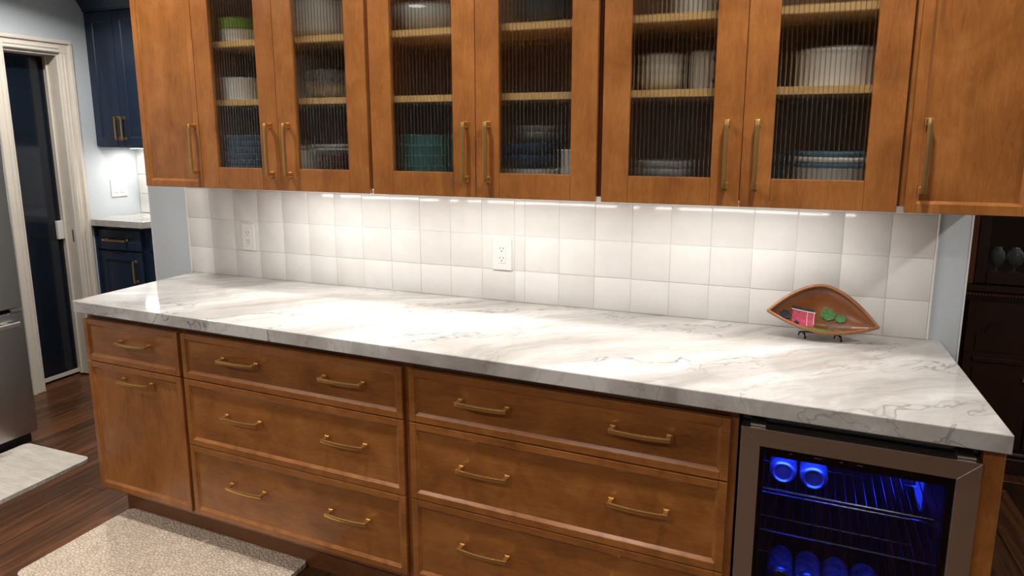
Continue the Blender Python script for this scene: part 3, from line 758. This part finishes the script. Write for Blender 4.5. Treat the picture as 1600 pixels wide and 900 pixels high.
def bowl_prof(r, h, foot=0.45, t=0.005):
    out = [(0, 0.004), (r*foot*0.9, 0.004), (r*foot*0.92, 0.0), (r*foot, 0.0), (r*foot*1.02, 0.005)]
    for k in range(1, 7):
        s = k/6; out.append((r*(foot+0.02+(0.98-foot)*math.sin(s*math.pi/2)), 0.005+(h-0.007)*(1-math.cos(s*math.pi/2)*1.0)**0.9))
    out += [(r, h), (r-t*0.5, h+0.001), (r-t, h-0.001)]
    for k in range(5, 0, -1):
        s = k/6; out.append(((r-t)*(foot+0.02+(0.98-foot)*math.sin(s*math.pi/2)), 0.005+t+(h-0.008-t)*(1-math.cos(s*math.pi/2))**0.9))
    return out + [(r*foot*0.9, 0.005+t), (0, 0.005+t)]
def straight_prof(r, h, t=0.004, taper=0.94):
    return [(0, 0.003), (r*taper*0.9, 0.003), (r*taper*0.92, 0.0), (r*taper, 0.002), (r*taper+0.001, 0.008), (r, h-0.004), (r+0.0015, h-0.002), (r-t*0.3, h), (r-t, h-0.002), (r*taper-t, 0.010), (0, 0.008)]
def plate_prof(r, h=0.020):
    return [(0, 0.003), (r*0.55, 0.003), (r*0.57, 0), (r*0.62, 0.0), (r*0.66, 0.006), (r, h), (r-0.001, h+0.003), (r*0.66, 0.010), (r*0.6, 0.008), (0, 0.008)]
ORD = {1: ['single'], 2: ['lower', 'upper'], 3: ['lowest', 'middle', 'topmost'], 4: ['lowest', 'second from bottom', 'third from bottom', 'topmost'],
       5: ['lowest', 'second from bottom', 'middle', 'second from top', 'topmost'], 6: ['lowest', 'second from bottom', 'third from bottom', 'third from top', 'second from top', 'topmost']}
def stack(n, prof, step, x, y, z, m, name, cat, text, group):
    me = lathe_mesh(prof, name)
    for k in range(n):
        o = obj(name, me, m, None, (x, y, z+k*step))
        tag(o, (ORD[n][k]+' '+text) if n > 1 else text, cat, group if n > 1 else None)
BZ, MZ, TZ = CB+0.018+0.0003, 1.653+0.0003, 1.855+0.0003
# doors by the solid left door: tub, white container, blue plates
def tub(x, y, z):
    t = thing('storage_tub', 'white storage tub with a green lid on the upper shelf', 'tub', (x, y, z))
    obj('tub_body', lathe_mesh(straight_prof(0.066, 0.042, 0.003, 0.95), 'tub_body'), 'china_cream', t)
    obj('lid', lathe_mesh([(0, 0.0425), (0.066, 0.0425), (0.0695, 0.045), (0.0695, 0.076), (0.066, 0.080), (0, 0.080)], 'lid'), 'lid_green', t)
tub(0.634, -0.285, TZ)
stack(1, straight_prof(0.068, 0.078), 0, 0.624, -0.285, MZ, 'china_white', 'ramekin', 'bowl', 'white straight-sided ramekin on the shelf below the green-lidded tub', '')
stack(6, bowl_prof(0.098, 0.048, 0.6), 0.022, 0.628, -0.265, BZ, 'china_blue', 'dinner_bowl', 'bowl', 'dark blue bowl in the stack under the white ramekin', 'stack of dark blue bowls')
# second glass door
stack(5, bowl_prof(0.10, 0.045), 0.020, 0.935, -0.21, TZ, 'china_cream', 'cereal_bowl', 'bowl', 'ridged cream bowl in the stack above the steel bowls', 'stack of cream bowls')
stack(1, straight_prof(0.070, 0.150), 0, 0.835, -0.20, MZ, 'steel_bowl', 'mixing_pot', 'pot', 'deep brushed steel pot beside the steel bowls', '')
stack(2, bowl_prof(0.074, 0.06), 0.035, 0.985, -0.24, MZ, 'steel_bowl', 'steel_bowl', 'bowl', 'steel bowl on the shelf under the cream bowls', 'nested steel bowls')
def jar(x, y, z):
    t = thing('ceramic_jar', 'grey white ceramic jar beside the dark red bowls', 'jar', (x, y, z))
    obj('jar_body', lathe_mesh([(0, 0.0), (0.050, 0.0), (0.058, 0.01), (0.060, 0.05), (0.056, 0.098), (0.050, 0.106), (0, 0.106)], 'jar_body'), 'china_cream', t)
    obj('lid', lathe_mesh([(0, 0.1065), (0.053, 0.1065), (0.055, 0.112), (0.034, 0.124), (0.010, 0.126), (0.013, 0.138), (0, 0.142)], 'lid'), 'china_grey', t)
jar(0.838, -0.22, BZ)
stack(3, bowl_prof(0.075, 0.045), 0.022, 0.985, -0.23, BZ, 'china_red', 'soup_bowl', 'bowl', 'dark red bowl in the stack beside the grey jar', 'stack of dark red bowls')
stack(2, plate_prof(0.080, 0.018), 0.014, 0.985, -0.23, BZ+0.0905, 'china_white', 'side_plate', 'plate', 'white plate lying on the dark red bowls', 'white plates on the dark red bowls')
# third glass door: steel dish, teal bowls
stack(1, bowl_prof(0.105, 0.085), 0, 1.355, -0.21, TZ, 'china_grey', 'salad_bowl', 'bowl', 'wide grey bowl on the shelf over the teal bowls', '')
stack(4, straight_prof(0.090, 0.058, 0.005, 0.90), 0.034, 1.350, -0.225, BZ, 'china_teal', 'teal_bowl', 'bowl', 'teal bowl in the stack behind reeded glass', 'stack of teal bowls')
# fourth glass door
stack(4, bowl_prof(0.112, 0.05), 0.022, 1.775, -0.20, TZ, 'smoke_glass', 'glass_bowl', 'bowl', 'smoked glass bowl in the stack above the navy bowls', 'stack of smoked glass bowls')
stack(1, straight_prof(0.092, 0.052, 0.005, 0.97), 0, 1.730, -0.205, BZ, 'china_white', 'baking_dish', 'dish', 'white round baking dish under the navy bowls', '')
stack(2, bowl_prof(0.104, 0.042, 0.6), 0.036, 1.715, -0.205, BZ+0.0535, 'china_navy', 'navy_bowl', 'bowl', 'navy blue bowl standing on the white baking dish', 'navy bowls on the baking dish')
stack(2, bowl_prof(0.064, 0.034), 0.020, 1.742, -0.205, BZ+0.1330, 'china_grey', 'rice_bowl', 'bowl', 'small grey bowl on top of the navy bowls', 'small grey bowls on the navy bowls')
def mug(x, y, z, r, h, m, label, hm=None):
    t = thing('mug', label, 'mug', (x, y, z), group='white mugs in the glass cabinets')
    obj('mug_body', lathe_mesh(straight_prof(r, h, 0.004, 0.96), 'mug_body'), m, t)
    bm = bmesh.new(); bm_tube(bm, [(r*0.96, 0, h*0.78), (r*1.35, 0, h*0.84), (r*1.62, 0, h*0.62), (r*1.60, 0, h*0.38), (r*1.3, 0, h*0.22), (r*0.95, 0, h*0.25)], 0.0055, 8)
    obj('handle', fin(bm, 'handle', True, 60), hm or m, t)
    return t
a = mug(1.885, -0.305, BZ, 0.037, 0.115, 'china_white', 'tall white mug beside the navy bowls'); a.rotation_euler.z = R(60)
# fifth glass door
stack(1, straight_prof(0.062, 0.068), 0, 2.210, -0.21, TZ, 'china_white', 'sugar_bowl', 'bowl', 'white straight bowl on the shelf above the white mug', '')
stack(3, bowl_prof(0.065, 0.05, 0.5), 0.027, 2.122, -0.21, MZ, 'china_cream', 'oatmeal_bowl', 'bowl', 'cream bowl in the stack beside the white mug', 'stack of cream bowls by the mug')
a = mug(2.246, -0.225, MZ, 0.034, 0.108, 'china_white', 'white mug with brown handle beside the cream bowls', 'china_red'); a.rotation_euler.z = R(-40)
stack(3, bowl_prof(0.090, 0.036, 0.6), 0.023, 2.138, -0.21, BZ, 'china_grey', 'pasta_bowl', 'bowl', 'wide grey bowl in the low stack under the white mug', 'low stack of wide grey bowls')
# sixth glass door
def casserole(x, y, z):
    t = thing('casserole', 'large white round casserole with flat lid on the middle shelf', 'casserole', (x, y, z))
    obj('casserole_body', lathe_mesh(straight_prof(0.103, 0.088, 0.006, 0.93), 'casserole_body'), 'china_white', t)
    obj('lid', lathe_mesh([(0, 0.0885), (0.105, 0.0885), (0.106, 0.092), (0.096, 0.100), (0.04, 0.106), (0, 0.107)], 'lid'), 'china_cream', t)
casserole(2.590, -0.21, MZ)
stack(4, bowl_prof(0.060, 0.04), 0.022, 2.428, -0.20, BZ, 'smoke_glass', 'dessert_bowl', 'bowl', 'smoked glass dessert bowl beside the blue-rimmed dish', 'stack of smoked dessert bowls')
def rimdish(x, y, z):
    t = thing('serving_dish', 'deep white serving dish with blue bands at the rim', 'dish', (x, y, z))
    obj('dish_body', lathe_mesh(straight_prof(0.096, 0.070, 0.006, 0.95), 'dish_body'), 'china_white', t)
    for k, zz in enumerate((0.0705, 0.086, 0.101)):
        obj('stacked_rim', lathe_mesh([(0.080, zz), (0.097, zz), (0.099, zz+0.004), (0.099, zz+0.009), (0.094, zz+0.0145), (0.080, zz+0.0145)], 'stacked_rim'), ('rim_blue' if k != 1 else 'china_white'), t)
rimdish(2.600, -0.215, BZ)

# ------------------------------------------------------------------ floor mats
def rrect(hx, hy, r, n=6):
    p = []
    for cx, cy, a0 in ((hx-r, hy-r, 0), (-hx+r, hy-r, 90), (-hx+r, -hy+r, 180), (hx-r, -hy+r, 270)):
        for k in range(n+1):
            a = R(a0+90*k/n); p.append((cx+r*math.cos(a), cy+r*math.sin(a)))
    return p
def floor_mat(cx, cy, hx, hy, rz, m, label):
    bm = bmesh.new(); bm_prism(bm, rrect(hx, hy, 0.03), 0.0002, 0.012)
    top = max(bm.faces, key=lambda f: f.calc_center_median().z)
    r = bmesh.ops.inset_individual(bm, faces=[top], thickness=0.014)
    bmesh.ops.translate(bm, verts=list(top.verts), vec=(0, 0, 0.006))
    tag(obj('floor_mat', fin(bm, 'floor_mat', True, 30), m, None, (cx, cy, 0), (0, 0, rz)), label, 'mat', 'anti-fatigue floor mats')
floor_mat(0.510, -0.722, 0.452, 0.232, R(-1.5), 'mat_beige', 'beige embossed floor mat in front of the maple drawers')
floor_mat(-0.722, -0.620, 0.222, 0.390, 0.0, 'mat_grey', 'pale grey patterned floor mat in front of the refrigerator')

# ------------------------------------------------------------------ refrigerator
rf = thing('refrigerator', 'stainless steel refrigerator with a bottom freezer drawer beside the pantry door', 'refrigerator', (-0.95, -0.165, 0), 0)
FW = 0.91
box('body', (-0.61, -0.06, -FW+0.004, -0.004, 0.03, 1.76), 'black', rf, bev=0.004)
box('door', (-0.058, 0.0, -FW/2+0.002, 0.0, 0.700, 1.775), 'stainless', rf, bev=0.006)
box('door', (-0.058, 0.0, -FW, -FW/2-0.002, 0.700, 1.775), 'stainless', rf, bev=0.006)
fz = box('freezer_drawer', (-0.058, 0.0, -FW, 0.0, 0.055, 0.682), 'stainless', rf, bev=0.006)
bm = bmesh.new(); bm_box(bm, 0.026, 0.040, -FW+0.05, -0.040, 0.615, 0.640, bev=0.004)
for y in (-FW+0.09, -0.085): bm_box(bm, 0.0, 0.028, y-0.012, y+0.012, 0.618, 0.637, bev=0.002)
obj('handle', fin(bm, 'handle'), 'stainless_h', fz)
for y in (-FW/2+0.05, -FW/2-0.05):
    bm = bmesh.new(); bm_box(bm, 0.03, 0.046, y-0.011, y+0.011, 0.80, 1.55, bev=0.004)
    for z in (0.84, 1.51): bm_box(bm, 0.0, 0.032, y-0.009, y+0.009, z-0.012, z+0.012, bev=0.002)
    obj('handle', fin(bm, 'handle'), 'stainless', rf)
box('hinge_cap', (-0.03, 0.004, -0.06, -0.006, 0.683, 0.699), 'chrome', rf, bev=0.002)
box('kick_grille', (-0.5, -0.03, -FW+0.02, -0.02, 0.0, 0.054), 'rubber', rf)

# ------------------------------------------------------------------ navy coffee nook
NZ = 1.003; NX1 = -1.147; NY = 0.705; ND = 0.735
nb = thing('navy_base_cabinet', 'navy blue base cabinet with brass pulls in the corner nook', 'cabinet', (-1.60, ND, 0))
box('body', (0.002, NX1+1.60-0.03, 0.021, 0.368, 0.10, NZ-0.042), 'navy', nb)
box('toe_kick', (0.002, NX1+1.60-0.03, 0.07, 0.09, 0.0, 0.10), 'navy', nb)
box('filler', (0.002, 0.022, 0.003, 0.021, 0.10, NZ-0.042), 'navy', nb)
d = front(nb, 'drawer', 0.030, 0.405, 0.812, 0.937, fw=0.05, slope=0.006, m='navy'); obj('handle', PULL_NH, 'brass', d, (0.17, 0, 0.062))
d = front(nb, 'door', 0.030, 0.405, 0.13, 0.800, fw=0.055, slope=0.006, m='navy'); obj('handle', PULL_NV, 'brass', d, (0.320, 0, 0.550))
AN = R(60)
NO = (-1.150, 0.742)
nc = thing('navy_corner_cabinet', 'navy blue angled cabinet continuing the corner nook run', 'cabinet', (NO[0], NO[1], 0))
bm = bmesh.new(); bm_prism(bm, [(-0.0186, 0.0108), (0.1514, 0.305), (0.1514, 0.358), (-0.0186, 0.358)], 0.0, NZ-0.042)
obj('body', fin(bm, 'body'), 'navy', nc)
for nm, za, zb in (('drawer', 0.812, 0.937), ('door', 0.13, 0.800)):
    d = front(nc, nm, 0.0, 0.325, za, zb, fw=0.05, slope=0.006, m='navy'); d.location = (0.014*math.cos(AN), 0.014*math.sin(AN), za); d.rotation_euler.z = AN
bm = bmesh.new(); bm_prism(bm, [(-1.598, NY), (NX1, NY), (NX1+0.36*math.cos(AN), NY+0.36*math.sin(AN)), (NX1+0.36*math.cos(AN), 1.1045), (-1.598, 1.1045)], NZ-0.041, NZ, bev=0.002)
tag(obj('nook_countertop', fin(bm, 'nook_countertop'), 'stone'), 'short pale stone countertop on the navy base cabinet', 'countertop')
nu_ = thing('navy_upper_cabinet', 'navy blue double-door upper cabinet in the corner nook', 'cabinet', (-1.60, 0.82, 0))
box('body', (0.001, 0.60, 0.021, 0.284, 1.452, 2.30), 'navy', nu_)
d = front(nu_, 'door', 0.004, 0.236, 1.458, 2.270, fw=0.055, slope=0.006, m='navy'); obj('handle', PULL_NV, 'brass', d, (0.207, 0, 0.111))
d = front(nu_, 'door', 0.239, 0.598, 1.458, 2.270, fw=0.055, slope=0.006, m='navy'); obj('handle', PULL_NV, 'brass', d, (0.026, 0, 0.111))
bm = bmesh.new()
pr = [(0.021, 2.275), (-0.004, 2.275), (-0.008, 2.290), (-0.075, 2.40), (-0.085, 2.40), (-0.085, 2.448), (0.021, 2.448)]
va = [bm.verts.new((0.001, y, z)) for y, z in pr]; vb = [bm.verts.new((0.62, y, z)) for y, z in pr]
bm.faces.new(va); bm.faces.new(vb[::-1])
for i in range(len(pr)): bm.faces.new((va[(i+1)%len(pr)], va[i], vb[i], vb[(i+1)%len(pr)]))
obj('crown_moulding', fin(bm, 'crown_moulding'), 'navy', nu_)
nl = thing('nook_light', 'small white light bar under the navy upper cabinet', 'light', (-1.36, 0.99, 1.452))
box('housing', (-0.15, 0.15, -0.015, 0.015, -0.010, 0.0), 'white_plastic', nl, bev=0.001); box('diffuser', (-0.14, 0.14, -0.011, 0.011, -0.0125, -0.010), 'led_white', nl)
d = bpy.data.lights.new('nook_lamp', 'AREA'); d.shape = 'RECTANGLE'; d.size = 0.27; d.size_y = 0.02; d.energy = NOOK_W; d.color = (1.0, 0.94, 0.86)
o = bpy.data.objects.new('lamp', d); COL.objects.link(o); o.parent = nl; o.location = (0, 0, -0.0135)
# nook tiles on the rear wall
wn = bpy.data.objects['wall_nook']
bm = bmesh.new(); bm_box(bm, -0.0638, 0.0638, -0.004, 0.004, -0.0638, 0.0638, bev=0.0013); nt_me = fin(bm, 'tile')
for i in range(9):
    for k in range(4):
        zc = NZ+0.0665+k*0.131
        if zc+0.064 < 1.47: obj('tile', nt_me, 'tile', wn, (-1.532+0.131*i, 1.1005, zc))

# ------------------------------------------------------------------ mahogany hutch in the dining room
HX, HY = 3.286, 1.19
hu = thing('china_hutch', 'dark mahogany china hutch with arched panel doors in the dining room', 'hutch', (HX, HY, 0))
HWd = 1.10
box('plinth', (-0.012, HWd+0.012, -0.012, 0.46, 0.0, 0.075), 'mahogany', hu, bev=0.004)
box('plinth_moulding', (-0.006, HWd+0.006, -0.006, 0.46, 0.075, 0.10), 'mahogany', hu, bev=0.008)
box('base_body', (0.0, HWd, 0.02, 0.45, 0.10, 0.82), 'mahogany', hu)
def arched(x0, x1, z0, z1, kx):
    d = box('door', (x0, x1, 0.0, 0.0195, z0, z1), 'mahogany', hu, bev=0.003)
    cx = (x0+x1)/2; hw = (x1-x0)/2-0.035
    for za, zb, arch in ((0.56, 0.66, True), (z0+0.045, 0.50, False)):
        pts = [(cx-hw, za), (cx+hw, za), (cx+hw, zb)]
        if arch:
            pts += [(cx+hw*0.75, zb)] + [(cx+hw*0.62*math.cos(R(a)), zb+0.05*math.sin(R(a))) for a in range(0, 181, 20)] + [(cx-hw*0.75, zb)]
        pts += [(cx-hw, zb)]
        bm = bmesh.new(); bm_prism_xz(bm, pts, -0.008, 0.002)
        bmesh.ops.recalc_face_normals(bm, faces=bm.faces)
        bmesh.ops.bevel(bm, geom=[e for e in bm.edges if all(v.co.y < -0.005 for v in e.verts)], offset=0.007, segments=2, affect='EDGES')
        obj('raised_panel', fin(bm, 'raised_panel'), 'mahogany', d)
    box('rail_moulding', (cx-hw, cx+hw, -0.012, 0.002, 0.515, 0.540), 'mahogany', d, bev=0.004)
    bm = bmesh.new(); bm_lathe(bm, [(0, 0.022), (0.008, 0.020), (0.009, 0.014), (0.004, 0.008), (0.005, 0.0), (0, 0)], 12, axis='y')
    obj('knob', fin(bm, 'knob', True, 50), 'brass', d, (kx, 0.0, 0.452))
n = 4; dw = (HWd-0.03)/n
for k in range(n):
    arched(0.015+dw*k+0.002, 0.015+dw*(k+1)-0.002, 0.115, 0.795, (0.015+dw*(k+1)-0.025) if k % 2 == 0 else (0.015+dw*k+0.025))
box('waist_ledge', (-0.010, HWd+0.010, -0.018, 0.46, 0.838, 0.866), 'mahogany', hu, bev=0.006)
box('waist_moulding', (-0.004, HWd+0.004, -0.008, 0.46, 0.82, 0.838), 'mahogany', hu, bev=0.004)
bm = bmesh.new()
for k in range(90): bm_box(bm, 0.001+k*0.0122, 0.001+k*0.0122+0.008, -0.0125, -0.0075, 0.8225, 0.832)
obj('bead_strip', fin(bm, 'bead_strip'), 'mahogany_light', hu)
HT = 2.10
box('side_panel', (0.0, 0.020, 0.05, 0.45, 0.866, HT), 'mahogany', hu); box('side_panel', (HWd-0.02, HWd, 0.05, 0.45, 0.866, HT), 'mahogany', hu)
box('back_panel', (0.02, HWd-0.02, 0.44, 0.45, 0.866, HT), 'mahogany', hu); box('top_panel', (0.0, HWd, 0.03, 0.45, HT-0.03, HT), 'mahogany', hu)
box('corner_post', (-0.004, 0.030, 0.02, 0.05, 0.866, HT-0.03), 'mahogany_light', hu, bev=0.004); box('corner_post', (HWd-0.03, HWd+0.004, 0.02, 0.05, 0.866, HT-0.03), 'mahogany_light', hu, bev=0.004)
box('shelf', (0.02, HWd-0.02, 0.06, 0.44, 0.885, 0.903), 'mahogany', hu); box('shelf', (0.02, HWd-0.02, 0.10, 0.44, 1.26, 1.275), 'mahogany', hu)
for x0, x1 in ((0.032, 0.549), (0.551, HWd-0.032)):
    bm = bmesh.new(); z0, z1, f = 0.87, HT-0.035, 0.045
    for dd in ((x0, x0+f, 0.025, 0.045, z0, z1), (x1-f, x1, 0.025, 0.045, z0, z1), (x0+f, x1-f, 0.025, 0.045, z0, z0+0.055), (x0+f, x1-f, 0.025, 0.045, z1-0.06, z1)): bm_box(bm, *dd, bev=0.003)
    gd = obj('glass_door', fin(bm, 'glass_door'), 'mahogany', hu)
    box('glass_pane', (x0+f-0.004, x1-f+0.004, 0.034, 0.037, z0+0.05, z1-0.055), 'clearglass', gd)
d = bpy.data.lights.new('added_hutch_fill', 'AREA'); d.shape = 'DISK'; d.size = 0.05; d.energy = 0.35; d.color = (1.0, 0.9, 0.78)  # fill lamp added inside the hutch so the crystal shows up
o = bpy.data.objects.new('lamp', d); COL.objects.link(o); o.parent = hu; o.location = (0.30, 0.22, 1.255)
def goblet(x, y, z, label, s=1.0):
    t = thing('crystal_goblet', label, 'goblet', (x, y, z), group='cut crystal in the china hutch')
    obj('foot', lathe_mesh([(0, 0), (0.024*s, 0), (0.024*s, 0.003), (0.006, 0.007), (0.006, 0.026), (0, 0.027)], 'foot', 16), 'crystal', t)
    obj('globe', lathe_mesh([(0, 0.026), (0.012, 0.027), (0.026*s, 0.045), (0.031*s, 0.068), (0.027*s, 0.094), (0.016*s, 0.108), (0.013*s, 0.118), (0.011*s, 0.118), (0.014*s, 0.106), (0.024*s, 0.092), (0.028*s, 0.068), (0.022*s, 0.046), (0, 0.034)], 'globe', 16), 'crystal', t)
goblet(HX+0.145, HY+0.155, 0.9035, 'slim cut crystal goblet near the corner post of the hutch'); goblet(HX+0.215, HY+0.16, 0.9035, 'rounder cut crystal goblet behind the hutch glass', 1.15)
goblet(HX+0.29, HY+0.17, 0.9035, 'far cut crystal goblet deeper along the hutch shelf')

# ------------------------------------------------------------------ recessed ceiling lights
lat = lathe_mesh([(0.062, -0.001), (0.092, -0.001), (0.094, -0.004), (0.090, -0.008), (0.066, -0.006), (0.062, -0.001)], 'trim_ring')
lens = lathe_mesh([(0, -0.0015), (0.0635, -0.0015), (0.0635, -0.0035), (0, -0.0035)], 'lens')
for x, y, watts in DOWNLIGHTS:
    t = thing('recessed_downlight', 'round white recessed downlight in the kitchen ceiling', 'light', (x, y, CEIL), group='recessed kitchen downlights')
    obj('trim_ring', lat, 'ceiling', t); obj('lens', lens, 'lamp', t)
    d = bpy.data.lights.new('downlight_lamp', 'AREA'); d.shape = 'DISK'; d.size = 0.125; d.energy = watts; d.color = (1.0, 0.945, 0.885); d.spread = R(150)
    o = bpy.data.objects.new('lamp', d); COL.objects.link(o); o.parent = t; o.location = (0, 0, -0.006)
